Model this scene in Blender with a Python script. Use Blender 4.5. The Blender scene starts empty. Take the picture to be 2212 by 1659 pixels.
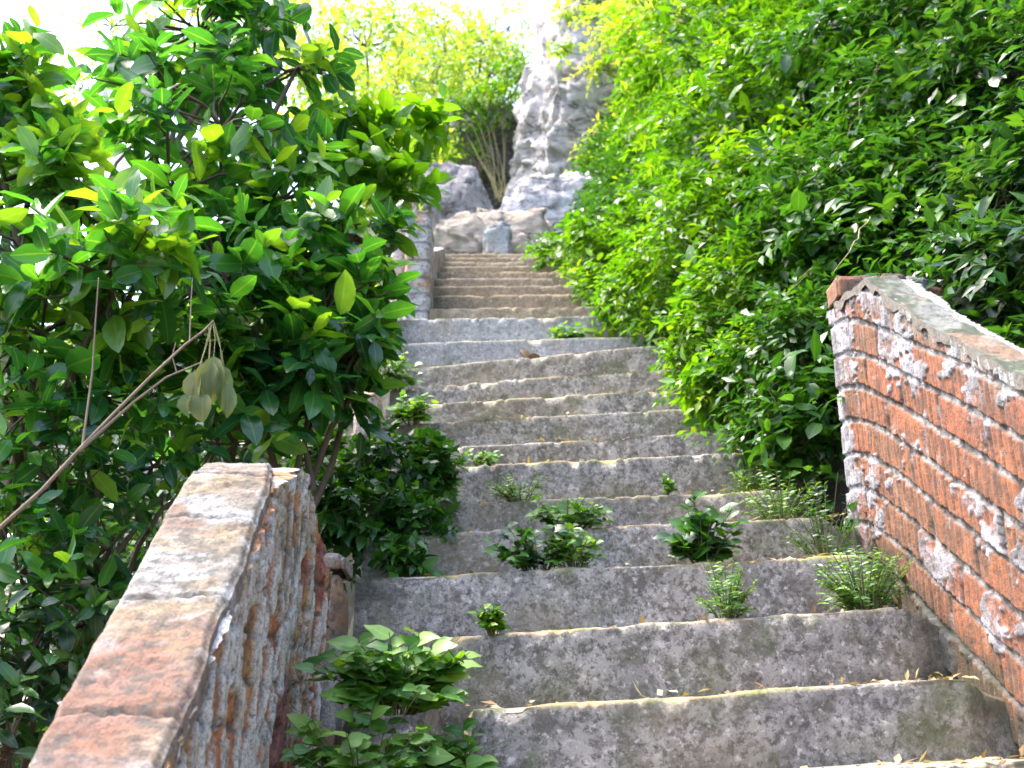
import bpy, math, random
import numpy as np
from mathutils import Vector

random.seed(7)
RNG = np.random.default_rng(11)
S = bpy.context.scene
C = S.collection

# ------------------------------------------------------------------ camera, light, exposure
PITCH = math.radians(18.5)
FV = 2400.0                     # focal length in units of a 2212 wide picture
cam_d = bpy.data.cameras.new("camera")
cam = bpy.data.objects.new("camera", cam_d); C.objects.link(cam)
cam.location = (0, 0, 0)
cam.rotation_euler = (math.radians(90) + PITCH, 0, 0)
cam_d.sensor_width = 36.0
cam_d.lens = 36.0 * FV / 2212
cam_d.clip_start = 0.05; cam_d.clip_end = 2000
cam_d.dof.use_dof = True
cam_d.dof.focus_distance = 2.7
cam_d.dof.aperture_fstop = 5.6
S.camera = cam

SUN_EL, SUN_AZ = math.radians(62), math.radians(-78)   # azimuth from +Y towards -X
sdir = Vector((math.sin(SUN_AZ) * math.cos(SUN_EL), math.cos(SUN_AZ) * math.cos(SUN_EL), math.sin(SUN_EL)))
w = bpy.data.worlds.new("World"); S.world = w; w.use_nodes = True
nt = w.node_tree
bg = nt.nodes["Background"]
sky = nt.nodes.new("ShaderNodeTexSky"); sky.sky_type = 'NISHITA'; sky.sun_disc = False
sky.sun_elevation = SUN_EL; sky.sun_rotation = SUN_AZ
sky.air_density = 1.0; sky.dust_density = 4.0; sky.ozone_density = 1.0
nt.links.new(sky.outputs[0], bg.inputs[0]); bg.inputs[1].default_value = 0.15
sl = bpy.data.lights.new("sun", 'SUN'); sl.energy = 1.5; sl.angle = math.radians(10); sl.color = (1.0, 0.95, 0.86)
so = bpy.data.objects.new("sun", sl); C.objects.link(so)
so.rotation_euler = (-sdir).to_track_quat('-Z', 'Y').to_euler()
S.view_settings.view_transform = 'Standard'; S.view_settings.look = 'None'
S.view_settings.exposure = 2.6; S.view_settings.gamma = 1.0
S.render.engine = 'CYCLES'
S.cycles.use_denoising = True
S.cycles.max_bounces = 8; S.cycles.diffuse_bounces = 4; S.cycles.transmission_bounces = 5
S.cycles.transparent_max_bounces = 4
S.cycles.filter_width = 1.6
S.cycles.sample_clamp_indirect = 6.0

# ------------------------------------------------------------------ helpers
cp, sp = math.cos(PITCH), math.sin(PITCH)
def P(px, py, Y):
    a = (px - 1106) / FV; b = (830 - py) / FV
    dx, dy, dz = a, cp - b * sp, sp + b * cp
    s = Y / dy
    return Vector((dx * s, Y, dz * s))

def _hash(i, j, k, seed):
    h = (i * 374761393 + j * 668265263 + k * 2147483647 + seed * 1274126177) & 0xFFFFFFFF
    h = ((h ^ (h >> 13)) * 1274126177) & 0xFFFFFFFF
    h = ((h ^ (h >> 16)) * 2246822519) & 0xFFFFFFFF
    return ((h ^ (h >> 15)) & 0xFFFFFF) / float(0xFFFFFF)
def vnoise(x, y, z, seed=0):
    x = np.asarray(x, float); y = np.asarray(y, float) + 0 * x; z = np.asarray(z, float) + 0 * x
    xi, yi, zi = np.floor(x).astype(np.int64), np.floor(y).astype(np.int64), np.floor(z).astype(np.int64)
    fx, fy, fz = x - xi, y - yi, z - zi
    fx, fy, fz = [f * f * (3 - 2 * f) for f in (fx, fy, fz)]
    r = 0
    for a in (0, 1):
        for b in (0, 1):
            for c in (0, 1):
                wgt = (fx if a else 1 - fx) * (fy if b else 1 - fy) * (fz if c else 1 - fz)
                r = r + wgt * _hash(xi + a, yi + b, zi + c, seed)
    return r * 2 - 1
def fbm(x, y, z=0.0, oct=4, seed=0, gain=0.5):
    r, a, f, n = 0, 1.0, 1.0, 0
    for o in range(oct):
        r = r + a * vnoise(np.asarray(x) * f, np.asarray(y) * f, np.asarray(z) * f, seed + o * 17); n += a
        a *= gain; f *= 2.03
    return r / n
def sstep(a, b, x): 
    t = np.clip((x - a) / (b - a), 0, 1); return t * t * (3 - 2 * t)

def put(name, me, mat=None, parent=None):
    o = bpy.data.objects.new(name, me); C.objects.link(o)
    if mat is not None: me.materials.append(mat)
    if parent is not None:
        o.parent = parent
        o.location = -Vector(parent.location)
    return o
def tag(o, label=None, cat=None, group=None, kind=None):
    if label: o["label"] = label
    if cat: o["category"] = cat
    if group: o["group"] = group
    if kind: o["kind"] = kind
    return o
def empty(name, loc, label, cat, group=None):
    o = bpy.data.objects.new(name, None); C.objects.link(o); o.location = loc
    o.empty_display_size = 0.1
    return tag(o, label, cat, group)

def mesh_np(name, V, F, smooth=True, attrs=None, colors=None):
    """V (n,3); F (m,k) constant k; attrs: point floats; colors: point rgb"""
    me = bpy.data.meshes.new(name)
    V = np.ascontiguousarray(V, dtype=np.float32); F = np.ascontiguousarray(F, dtype=np.int32)
    me.vertices.add(len(V)); me.vertices.foreach_set("co", V.ravel())
    k = F.shape[1]
    me.loops.add(F.size); me.loops.foreach_set("vertex_index", F.ravel())
    me.polygons.add(len(F))
    me.polygons.foreach_set("loop_start", np.arange(0, F.size, k, dtype=np.int32))
    me.update(calc_edges=True)
    me.polygons.foreach_set("use_smooth", np.full(len(F), smooth))
    for n, a in (attrs or {}).items():
        at = me.attributes.new(n, 'FLOAT', 'POINT'); at.data.foreach_set("value", np.ascontiguousarray(a, dtype=np.float32).ravel())
    for n, a in (colors or {}).items():
        at = me.attributes.new(n, 'FLOAT_COLOR', 'POINT')
        a4 = np.ones((len(V), 4), dtype=np.float32); a4[:, :3] = a
        at.data.foreach_set("color", a4.ravel())
    me.validate(); me.update()
    return me
def grid_faces(nu, nv, off=0, flip=False):
    i, j = np.meshgrid(np.arange(nu - 1), np.arange(nv - 1), indexing='ij')
    a = (i * nv + j).ravel() + off; b = a + nv; c = b + 1; d = a + 1
    return np.stack([a, d, c, b] if flip else [a, b, c, d], 1)

# ------------------------------------------------------------------ materials
def new_mat(name):
    m = bpy.data.materials.new(name); m.use_nodes = True
    t = m.node_tree; t.nodes.clear()
    out = t.nodes.new("ShaderNodeOutputMaterial")
    return m, t, out
def N(t, typ, **kw):
    n = t.nodes.new(typ)
    for k, v in kw.items():
        if k in n.inputs: n.inputs[k].default_value = v
        else: setattr(n, k, v)
    return n
def ramp(t, src, stops):
    r = t.nodes.new("ShaderNodeValToRGB")
    while len(r.color_ramp.elements) < len(stops): r.color_ramp.elements.new(0.5)
    for e, (p, c) in zip(r.color_ramp.elements, stops):
        e.position = p; e.color = (*c, 1) if len(c) == 3 else c
    t.links.new(src, r.inputs[0]); return r
def mixc(t, fac, a, b, mode='MIX'):
    n = t.nodes.new("ShaderNodeMix"); n.data_type = 'RGBA'; n.blend_type = mode
    for s, v in ((0, fac), (6, a), (7, b)):
        if hasattr(v, 'links') or hasattr(v, 'is_output'): t.links.new(v, n.inputs[s])
        else: n.inputs[s].default_value = v if s == 0 else (*v, 1)
    return n.outputs[2]
def math_(t, op, a, b=None, clamp=False):
    n = t.nodes.new("ShaderNodeMath"); n.operation = op; n.use_clamp = clamp
    for s, v in ((0, a), (1, b)):
        if v is None: continue
        if hasattr(v, 'is_output'): t.links.new(v, n.inputs[s])
        else: n.inputs[s].default_value = v
    return n.outputs[0]
def noise(t, vec, scale, detail=5, rough=0.6, dist=0.0):
    n = N(t, "ShaderNodeTexNoise", Scale=scale, Detail=detail, Roughness=rough, Distortion=dist)
    if vec is not None: t.links.new(vec, n.inputs["Vector"])
    return n.outputs[0]
def objco(t, scale=(1, 1, 1)):
    c = t.nodes.new("ShaderNodeNewGeometry")
    mp = N(t, "ShaderNodeMapping"); mp.inputs["Scale"].default_value = scale
    t.links.new(c.outputs["Position"], mp.inputs[0]); return mp.outputs[0]

def leaf_mat(name, cols, trans=0.35, rough=0.38, tcol_gain=1.5, spec=0.5, yellow=0.0):
    m, t, out = new_mat(name)
    at = N(t, "ShaderNodeAttribute", attribute_name="tint")
    r = ramp(t, at.outputs["Fac"], [(i / (len(cols) - 1), c) for i, c in enumerate(cols)])
    ns = noise(t, objco(t), 60, 2)
    col = mixc(t, math_(t, 'MULTIPLY', ns, 0.35), r.outputs[0], tuple(c * 0.45 for c in cols[0]))
    am = N(t, "ShaderNodeAttribute", attribute_name="across")
    rib = ramp(t, am.outputs["Fac"], [(.03, (1, 1, 1)), (.13, (0, 0, 0))])
    col = mixc(t, math_(t, 'MULTIPLY', rib.outputs[0], .22), col, tuple(min(.5, c * 1.6 + .04) for c in cols[-1]))
    bl = ramp(t, noise(t, objco(t), 22, 3, .6), [(.64, (0, 0, 0)), (.72, (1, 1, 1))])
    col = mixc(t, math_(t, 'MULTIPLY', bl.outputs[0], .35), col, (.20, .17, .05))
    p = N(t, "ShaderNodeBsdfPrincipled", Roughness=rough)
    p.inputs["Specular IOR Level"].default_value = spec
    t.links.new(col, p.inputs["Base Color"])
    tr = t.nodes.new("ShaderNodeBsdfTranslucent")
    tc = mixc(t, 1.0, col, (tcol_gain * 1.15, tcol_gain * 1.1, tcol_gain * 0.25), 'MULTIPLY')
    t.links.new(tc, tr.inputs[0])
    mx = N(t, "ShaderNodeMixShader"); mx.inputs[0].default_value = trans
    t.links.new(p.outputs[0], mx.inputs[1]); t.links.new(tr.outputs[0], mx.inputs[2])
    t.links.new(mx.outputs[0], out.inputs[0])
    return m

GLOSSY = leaf_mat("glossy_leaf", [(.012, .062, .026), (.028, .13, .034), (.06, .22, .034), (.19, .33, .035)], tcol_gain=1.9, trans=.46, rough=.24, spec=.7)
DARKLEAF = leaf_mat("dark_leaf", [(.007, .030, .014), (.016, .065, .022), (.035, .12, .026), (.09, .19, .024)], trans=.34, rough=.3, spec=.6)  # near-black leaf tone stands in for shade in thickets and far right
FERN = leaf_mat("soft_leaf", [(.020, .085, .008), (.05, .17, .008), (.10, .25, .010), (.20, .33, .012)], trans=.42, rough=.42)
FERND = leaf_mat("shade_toned_leaf", [(.010, .045, .012), (.022, .09, .015), (.045, .15, .02), (.08, .2, .025)], trans=.35, rough=.36)  # darker copy of the soft leaf, slope shade put into its green
YELLOW = leaf_mat("sunlit_tone_leaf", [(.10, .25, .03), (.22, .38, .05), (.36, .45, .08), (.50, .48, .14)], trans=.5, rough=.5)  # pale yellow puts the hazy backlit brightness of the distance into the leaf
HERB = leaf_mat("herb_leaf", [(.03, .12, .02), (.07, .21, .03), (.14, .30, .04), (.24, .37, .07)], trans=.35, rough=.45)
SPRAYLEAF = leaf_mat("young_leaf", [(.05, .17, .015), (.10, .26, .015), (.16, .32, .02)], trans=.5, rough=.35)
DRYLEAF = leaf_mat("dry_leaf", [(.10, .15, .045), (.17, .22, .08), (.26, .24, .11)], tcol_gain=.9, trans=.2, rough=.6)
LITTER = leaf_mat("litter_leaf", [(.10, .05, .02), (.24, .13, .05), (.40, .28, .12), (.5, .42, .26)], trans=.15, rough=.7)

def bark_mat(name, a, b):
    m, t, out = new_mat(name)
    n = noise(t, objco(t, (30, 30, 8)), 2, 5)
    c = mixc(t, n, a, b)
    p = N(t, "ShaderNodeBsdfPrincipled", Roughness=.8); t.links.new(c, p.inputs[0])
    bp = N(t, "ShaderNodeBump", Strength=.5, Distance=.004); t.links.new(n, bp.inputs["Height"]); t.links.new(bp.outputs[0], p.inputs["Normal"])
    t.links.new(p.outputs[0], out.inputs[0]); return m
BARK = bark_mat("bark", (.05, .035, .022), (.16, .11, .07))
STEM = bark_mat("stem_bark", (.06, .08, .02), (.14, .13, .05))
TWIG = bark_mat("twig_bark", (.14, .09, .06), (.34, .25, .18))
STRAW = bark_mat("straw", (.22, .19, .07), (.42, .36, .18))

def concrete_mat(name, pale, dark, soil, dark_amt=.5, moss=True):
    m, t, out = new_mat(name)
    co = objco(t)
    n1 = noise(t, co, 3.0, 6, .62); n2 = noise(t, co, 24, 7, .8, .3); n3 = noise(t, co, 75, 4, .7)
    v = N(t, "ShaderNodeTexVoronoi", Scale=70.0); t.links.new(co, v.inputs["Vector"])
    big = ramp(t, n1, [(.35, tuple(x * .75 for x in pale)), (.6, pale), (.8, (pale[0] * 1.15, pale[1] * 1.08, pale[2] * 1.0))])
    sp1 = ramp(t, n2, [(.42, (1, 1, 1)), (.52, (0, 0, 0))])
    c = mixc(t, math_(t, 'MULTIPLY', sp1.outputs[0], dark_amt), big.outputs[0], dark)
    sp2 = ramp(t, n3, [(.40, (1, 1, 1)), (.48, (0, 0, 0))])
    c = mixc(t, math_(t, 'MULTIPLY', sp2.outputs[0], .7), c, tuple(x * .6 for x in dark))
    blot = ramp(t, noise(t, co, 8.5, 6, .75, .6), [(.50, (0, 0, 0)), (.60, (1, 1, 1))])
    c = mixc(t, math_(t, 'MULTIPLY', blot.outputs[0], .55), c, tuple(x * 1.3 for x in dark))
    drip = ramp(t, noise(t, objco(t, (9, 9, 1.6)), 1.5, 5, .7), [(.54, (0, 0, 0)), (.64, (1, 1, 1))])
    c = mixc(t, math_(t, 'MULTIPLY', drip.outputs[0], .35), c, (.09, .075, .05))
    lich = ramp(t, noise(t, co, 50, 5, .7), [(.56, (0, 0, 0)), (.66, (1, 1, 1))])
    c = mixc(t, math_(t, 'MULTIPLY', lich.outputs[0], .6), c, tuple(min(.7, x * 1.9) for x in pale))
    wn = ramp(t, noise(t, objco(t, (1.3, 1.3, 2)), 1.7, 3), [(.5, (0, 0, 0)), (.68, (1, 1, 1))])
    c = mixc(t, math_(t, 'MULTIPLY', wn.outputs[0], .45), c, (.22, .17, .09))
    if moss:
        ms = ramp(t, noise(t, co, 4.5, 6, .75), [(.52, (0, 0, 0)), (.62, (1, 1, 1))])
        c = mixc(t, math_(t, 'MULTIPLY', ms.outputs[0], .6), c, (.07, .085, .03))
    at = N(t, "ShaderNodeAttribute", attribute_name="edge")
    sc = mixc(t, ramp(t, noise(t, co, 14, 4), [(.42, (0, 0, 0)), (.58, (1, 1, 1))]).outputs[0], soil, (.14, .17, .03) if moss else tuple(x * .6 for x in soil))
    c = mixc(t, math_(t, 'MULTIPLY', at.outputs["Fac"], math_(t, 'ADD', noise(t, co, 20, 3), .35), True), c, sc)
    at2 = N(t, "ShaderNodeAttribute", attribute_name="end_damp_foot_dark")
    c = mixc(t, math_(t, 'MULTIPLY', at2.outputs["Fac"], .85), c, (.03, .034, .018))  # darkens riser feet and the damp step ends
    p = N(t, "ShaderNodeBsdfPrincipled", Roughness=.85); t.links.new(c, p.inputs[0])
    h = math_(t, 'ADD', math_(t, 'MULTIPLY', n2, .7), math_(t, 'MULTIPLY', n3, .5))
    bp = N(t, "ShaderNodeBump", Strength=.8, Distance=.008); t.links.new(h, bp.inputs["Height"]); t.links.new(bp.outputs[0], p.inputs["Normal"])
    t.links.new(p.outputs[0], out.inputs[0]); return m
CONC = concrete_mat("weathered_concrete", (.36, .325, .30), (.085, .075, .066), (.38, .25, .12), .8)
CONC_PALE = concrete_mat("pale_concrete", (.38, .37, .38), (.17, .16, .16), (.38, .30, .20), .5)
CONC_BROWN = concrete_mat("brown_concrete", (.29, .235, .17), (.13, .095, .06), (.46, .32, .16), .5, False)

def vcol_mat(name, bump_scale=60, bump=.6, dark=.5, rough=.85, speck=(.03, .03, .03)):
    """surface colour painted per point by the stone/brick/plaster layout, plus node grain"""
    m, t, out = new_mat(name)
    co = objco(t)
    at = N(t, "ShaderNodeAttribute", attribute_name="base")
    n1 = noise(t, co, bump_scale, 6, .65); n2 = noise(t, co, 18, 5, .7)
    g = ramp(t, n1, [(.36, (1, 1, 1)), (.50, (0, 0, 0))])
    c = mixc(t, math_(t, 'MULTIPLY', g.outputs[0], dark), at.outputs["Color"], speck)
    n3 = noise(t, co, bump_scale * 3.5, 5, .75); g3 = ramp(t, n3, [(.42, (1, 1, 1)), (.50, (0, 0, 0))])
    c = mixc(t, math_(t, 'MULTIPLY', g3.outputs[0], dark * .9), c, tuple(x * 2 for x in speck))
    g2 = ramp(t, n2, [(.58, (0, 0, 0)), (.70, (1, 1, 1))])
    c = mixc(t, math_(t, 'MULTIPLY', g2.outputs[0], .3), c, (.5, .47, .43))
    p = N(t, "ShaderNodeBsdfPrincipled", Roughness=rough); t.links.new(c, p.inputs[0])
    bp = N(t, "ShaderNodeBump", Strength=bump, Distance=.006); t.links.new(math_(t, 'ADD', n1, math_(t, 'MULTIPLY', n3, .6)), bp.inputs["Height"]); t.links.new(bp.outputs[0], p.inputs["Normal"])
    t.links.new(p.outputs[0], out.inputs[0]); return m
MASONRY = vcol_mat("old_masonry", 55, .9, .6)
def rock_mat():
    m, t, out = new_mat("limestone")
    g = t.nodes.new("ShaderNodeNewGeometry")
    mp = N(t, "ShaderNodeMapping"); mp.inputs["Rotation"].default_value = (.3, .75, .2); mp.inputs["Scale"].default_value = (1.0, 1.0, 2.6)
    t.links.new(g.outputs["Position"], mp.inputs[0])
    wn = N(t, "ShaderNodeTexNoise", Scale=2.5, Detail=5.0, Roughness=.65); t.links.new(mp.outputs[0], wn.inputs["Vector"])
    ad = N(t, "ShaderNodeVectorMath", operation='MULTIPLY_ADD'); t.links.new(wn.outputs["Color"], ad.inputs[0]); ad.inputs[1].default_value = (.5, .5, .5); t.links.new(mp.outputs[0], ad.inputs[2])
    cr = []
    for sc_, wd_ in ((2.2, .035), (6.5, .05)):
        v = N(t, "ShaderNodeTexVoronoi", feature='DISTANCE_TO_EDGE', Scale=sc_); t.links.new(ad.outputs[0], v.inputs["Vector"])
        cr.append(ramp(t, v.outputs["Distance"], [(0, (1, 1, 1)), (wd_, (0, 0, 0))]).outputs[0])
    patch = ramp(t, noise(t, mp.outputs[0], 1.6, 4), [(.46, (0, 0, 0)), (.58, (1, 1, 1))]).outputs[0]
    ck = math_(t, 'MULTIPLY', math_(t, 'MAXIMUM', cr[0], math_(t, 'MULTIPLY', cr[1], .7)), patch)
    n1 = noise(t, mp.outputs[0], 14, 6, .7); n2 = noise(t, mp.outputs[0], 5, 5, .7)
    at = N(t, "ShaderNodeAttribute", attribute_name="base")
    c = mixc(t, math_(t, 'MULTIPLY', ramp(t, n1, [(.38, (1, 1, 1)), (.52, (0, 0, 0))]).outputs[0], .5), at.outputs["Color"], (.27, .25, .25))
    c = mixc(t, math_(t, 'MULTIPLY', ramp(t, n2, [(.56, (0, 0, 0)), (.68, (1, 1, 1))]).outputs[0], .35), c, (.30, .27, .12))
    c = mixc(t, math_(t, 'MULTIPLY', ck, .85), c, (.05, .045, .045))
    p = N(t, "ShaderNodeBsdfPrincipled", Roughness=.9); t.links.new(c, p.inputs[0])
    h = math_(t, 'SUBTRACT', math_(t, 'MULTIPLY', n1, .6), ck)
    bp = N(t, "ShaderNodeBump", Strength=.7, Distance=.035); t.links.new(h, bp.inputs["Height"]); t.links.new(bp.outputs[0], p.inputs["Normal"])
    t.links.new(p.outputs[0], out.inputs[0]); return m
ROCK = rock_mat()
SOIL = vcol_mat("hillside_soil", 30, .8, .5, .95)

# ------------------------------------------------------------------ leaves
def nrmz(a): return a / (np.linalg.norm(a, axis=1, keepdims=True) + 1e-9)
def template(kind):
    if kind == 'small':
        s = np.array([0, .45, .45, .45, 1.]); wd = np.array([0, -.5, 0, .5, 0])
        T = np.array([[0, 2, 1], [0, 3, 2], [1, 2, 4], [2, 3, 4]]); return s, wd, T
    prof = {'big': [(.12, .62), (.35, .98), (.6, .95), (.84, .52)], 'heart': [(.04, .75), (.25, 1.0), (.55, .75), (.8, .35)],
            'blade': [(.1, .7), (.35, 1.), (.65, .8), (.85, .4)]}[kind]
    s = [0]; wd = [0]
    for a, b in prof: s += [a, a, a]; wd += [-b / 2, 0, b / 2]
    s.append(1); wd.append(0); T = [[0, 2, 1], [0, 3, 2]]
    for r in range(3):
        o = 1 + 3 * r
        for q in (0, 1): T += [[o + q, o + q + 1, o + q + 4], [o + q, o + q + 4, o + q + 3]]
    o = 10; T += [[o, o + 1, 13], [o + 1, o + 2, 13]]
    return np.array(s), np.array(wd), np.array(T)
class Leaves:
    def __init__(s): s.V = []; s.F = []; s.T = []; s.M = []; s.n = 0
    def add(s, pos, ax, nr, L, W, curl, fold, tint, kind):
        n = len(pos); 
        if n == 0: return
        ax = nrmz(ax); nr = nr - ax * (nr * ax).sum(1, keepdims=True); nr = nrmz(nr); b = np.cross(ax, nr)
        ss, wd, T = template(kind)
        L = np.broadcast_to(L, (n,))[:, None]; W = np.broadcast_to(W, (n,))[:, None]
        curl = np.broadcast_to(curl, (n,))[:, None]; fold = np.broadcast_to(fold, (n,))[:, None]
        A = L * ss[None] * (1 - .25 * curl * ss[None] ** 2); B = W * wd[None]
        H = -curl * L * ss[None] ** 2 * .6 + fold * np.abs(B) + .03 * L * np.sin(ss[None] * 9 + pos[:, :1] * 90) * (wd[None] != 0)
        V = pos[:, None] + ax[:, None] * A[..., None] + b[:, None] * B[..., None] + nr[:, None] * H[..., None]
        k = len(ss)
        s.V.append(V.reshape(-1, 3)); s.F.append((T[None] + (np.arange(n) * k)[:, None, None]).reshape(-1, 3) + s.n)
        s.T.append(np.repeat(np.broadcast_to(tint, (n,)), k)); s.M.append(np.tile((wd != 0).astype(float), n)); s.n += n * k
    def build(s, name, mat, parent):
        me = mesh_np(name, np.concatenate(s.V), np.concatenate(s.F), True, {"tint": np.concatenate(s.T), "across": np.concatenate(s.M)})
        return put(name, me, mat, parent)

def rand_dirs(n): return nrmz(RNG.normal(size=(n, 3)))
def sprigs(LV, org, out, spec):
    """org (n,3) sprig roots, out (n,3) outward directions"""
    n = len(org); m = spec['leaves']; ln = spec['twig'] * RNG.uniform(.6, 1.3, n)
    d = nrmz(out * .8 + rand_dirs(n) * spec.get('scatter', .5) + np.array([0, 0, spec.get('up', .25)]))
    ref = np.where(np.abs(d[:, 2:3]) > .95, np.array([[1., 0, 0]]), np.array([[0, 0, 1.]]))
    side = nrmz(np.cross(d, ref)); ph = RNG.uniform(0, 6.28, n)
    upv = np.cross(side, d)
    roll = RNG.uniform(-.7, .7, n)[:, None]
    side2 = side * np.cos(roll) + upv * np.sin(roll)
    stint = RNG.uniform(0, 1, n)
    for k in range(m):
        t = (k + .6) / m
        pos = org + d * (ln * t)[:, None]; pos[:, 2] -= spec['droop'] * ln * t * t
        if spec['mode'] == 'pinnate':
            sd = side2 * (1 if k % 2 else -1)
            ax = sd * .85 + d * (.35 + .5 * t) + RNG.normal(size=(n, 3)) * .18
            if k == m - 1: ax = d + RNG.normal(size=(n, 3)) * .1
            ax[:, 2] -= .25
        else:   # whorl around the twig, mostly towards its tip
            a = ph + k * 2.4
            ax = side * np.cos(a)[:, None] + upv * np.sin(a)[:, None] + d * (.3 + .7 * t) + RNG.normal(size=(n, 3)) * .2
            ax[:, 2] -= spec.get('sag', .2)
        nr = np.array([[0, 0, 1.]]) * .9 + out * .45 + RNG.normal(size=(n, 3)) * spec.get('wob', .35)
        L = spec['L'] * RNG.uniform(.6, 1.2, n) * (1 - .3 * (t > .85)); W = L * spec['wr'] * RNG.uniform(.85, 1.15, n)
        tint = np.clip(stint * .75 + RNG.normal(0, .13, n) + .12 + spec.get('tint', 0), 0, 1)
        LV.add(pos, ax, nr, L, W, RNG.uniform(.05, .55, n), RNG.uniform(.05, .4, n), tint, spec['kind'])

class Tubes:
    def __init__(s): s.V = []; s.F = []; s.n = 0
    def add(s, pts, r0, r1, sides=5):
        pts = [Vector(p) for p in pts]; m = len(pts)
        for i, p in enumerate(pts):
            d = (pts[min(i + 1, m - 1)] - pts[max(i - 1, 0)]).normalized()
            a = d.orthogonal().normalized(); b = d.cross(a); r = r0 + (r1 - r0) * i / (m - 1)
            if i == 0: ref = a
            a = (ref - d * ref.dot(d)).normalized() if (ref - d * ref.dot(d)).length > 1e-4 else a; ref = a; b = d.cross(a)
            for k in range(sides):
                an = 6.2832 * k / sides; s.V.append(tuple(p + (a * math.cos(an) + b * math.sin(an)) * r))
        for i in range(m - 1):
            for k in range(sides):
                s.F.append((s.n + i * sides + k, s.n + i * sides + (k + 1) % sides, s.n + (i + 1) * sides + (k + 1) % sides, s.n + (i + 1) * sides + k))
        s.n += m * sides
    def build(s, name, mat, parent):
        return put(name, mesh_np(name, np.array(s.V), np.array(s.F), True), mat, parent)
def wander(a, b, k=6, amp=.08, sag=0.0):
    a, b = Vector(a), Vector(b); L = (b - a).length; out = []
    for i in range(k + 1):
        t = i / k; p = a.lerp(b, t)
        e = math.sin(math.pi * t) * amp * L
        p += Vector((random.uniform(-e, e), random.uniform(-e, e), random.uniform(-e, e) + sag * L * math.sin(math.pi * t)))
        out.append(p)
    return out

SPEC_BIG = dict(mode='whorl', leaves=7, twig=.14, L=.122, wr=.46, kind='big', droop=.15, up=.45, sag=.25, scatter=.55)
SPEC_MID = dict(SPEC_BIG, L=.075, leaves=7, twig=.12, wr=.42)
SPEC_PIN = dict(mode='pinnate', leaves=9, twig=.23, L=.084, wr=.40, kind='small', droop=.45, up=.1, scatter=.6)
SPEC_PIN_S = dict(SPEC_PIN, twig=.18, L=.062)
SPEC_FAR = dict(mode='whorl', leaves=6, twig=.22, L=.11, wr=.38, kind='small', droop=.2, up=.3)

def shrub(name, label, cat, base, clumps, spec, dens, mat, group=None, trunk_r=.03, bark=BARK, crown='crown', trunk='trunk', twigs=18, squash=.85, front=True, mixin=None):
    base = Vector(base); root = empty(name, base, label, cat, group)
    LV = Leaves(); TB = Tubes()
    hub = base.lerp(Vector(np.mean([c[0] for c in clumps], axis=0)), .55)
    TB.add(wander(base - Vector((0, 0, .15)), hub, 6, .05), trunk_r, trunk_r * .7, 7)
    for c, r in clumps:
        c = Vector(c)
        TB.add(wander(hub, c, 6, .08), trunk_r * .6, trunk_r * .22, 6)
        n = int(dens * 4 * math.pi * r * r) + 6
        d = rand_dirs(n); 
        if front:                       # fewer on the far side, more towards the open side
            keep = (d[:, 1] < .35) | (RNG.uniform(size=n) < .4); d = d[keep]; n = len(d)
        lump = 1 + .42 * fbm(d[:, 0] * 2.4 + c.x * 3, d[:, 1] * 2.2 + c.y, d[:, 2] * 2.2 + c.z, 3, 5)
        rad = r * lump * RNG.uniform(.45, 1, n) ** .5
        pos = np.array(c)[None] + d * rad[:, None] * np.array([1, 1, squash])
        o2 = d.copy()
        if mixin:
            patch = fbm(pos[:, 0] * 3.5, pos[:, 1] * 3.5, pos[:, 2] * 3.5, 2, 77) > .16; k2 = np.where(patch & (RNG.uniform(size=n) < .75))[0]
            k1 = np.setdiff1d(np.arange(n), k2)
            sprigs(LV, pos[k1] - d[k1] * spec['twig'] * .5, o2[k1], spec)
            if len(k2): sprigs(LV, pos[k2] - d[k2] * .05, o2[k2], mixin)
        else: sprigs(LV, pos - d * spec['twig'] * .5, o2, spec)
        for q in range(min(twigs, n)):
            TB.add(wander(c, pos[q], 3, .1), trunk_r * .2, trunk_r * .07, 4)
    TB.build(trunk, bark, root); LV.build(crown, mat, root)
    return root

# ------------------------------------------------------------------ stairs layout
STEPS = {0: (700, 1735, 2212, 1648), 1: (1030, 1530, 2110, 1465), 2: (960, 1375, 1980, 1310), 3: (770, 1250, 1800, 1200),
         4: (1000, 1150, 1740, 1120), 5: (1010, 1085, 1640, 1060), 6: (1010, 1005, 1560, 980), 7: (960, 965, 1530, 935),
         8: (960, 912, 1520, 880), 9: (930, 872, 1500, 838), 10: (870, 840, 1470, 795), 11: (860, 797, 1450, 745),
         12: (850, 742, 1290, 730), 13: (860, 690, 1270, 683), 14: (930, 667, 1200, 663), 15: (930, 640, 1270, 635),
         16: (930, 619, 1200, 617), 17: (930, 602, 1200, 600), 18: (930, 588, 1200, 587), 19: (930, 576, 1200, 575),
         20: (930, 566, 1200, 565), 21: (930, 557, 1200, 556), 22: (930, 549, 1200, 548)}
YAW = {8: .01, 9: .02, 10: .05, 11: .07}
def stepY(n): return 2.42 + .28 * (n - 1)
def xl(Y): return -.42 - .08 * (Y - 3)
def xr(Y): return .985 if Y < 3.3 else .985 - .09 * (Y - 3.3)
STEPZ = {}
for n, (a, b, c, d) in STEPS.items():
    Y = stepY(n); k = YAW.get(n, 0)
    L = P(a, b, Y + k * .5); R = P(c, d, Y - k * .5)
    STEPZ[n] = (L.x, L.z, R.x, R.z)
for n in (-1, -2, -3, -4, -5, -6):
    a = STEPZ[n + 1]; STEPZ[n] = (a[0], a[1] - .18, a[2], a[3] - .18)
def zstep(n, x):
    a = STEPZ[n]; return a[1] + (a[3] - a[1]) * (x - a[0]) / (a[2] - a[0])
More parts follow.
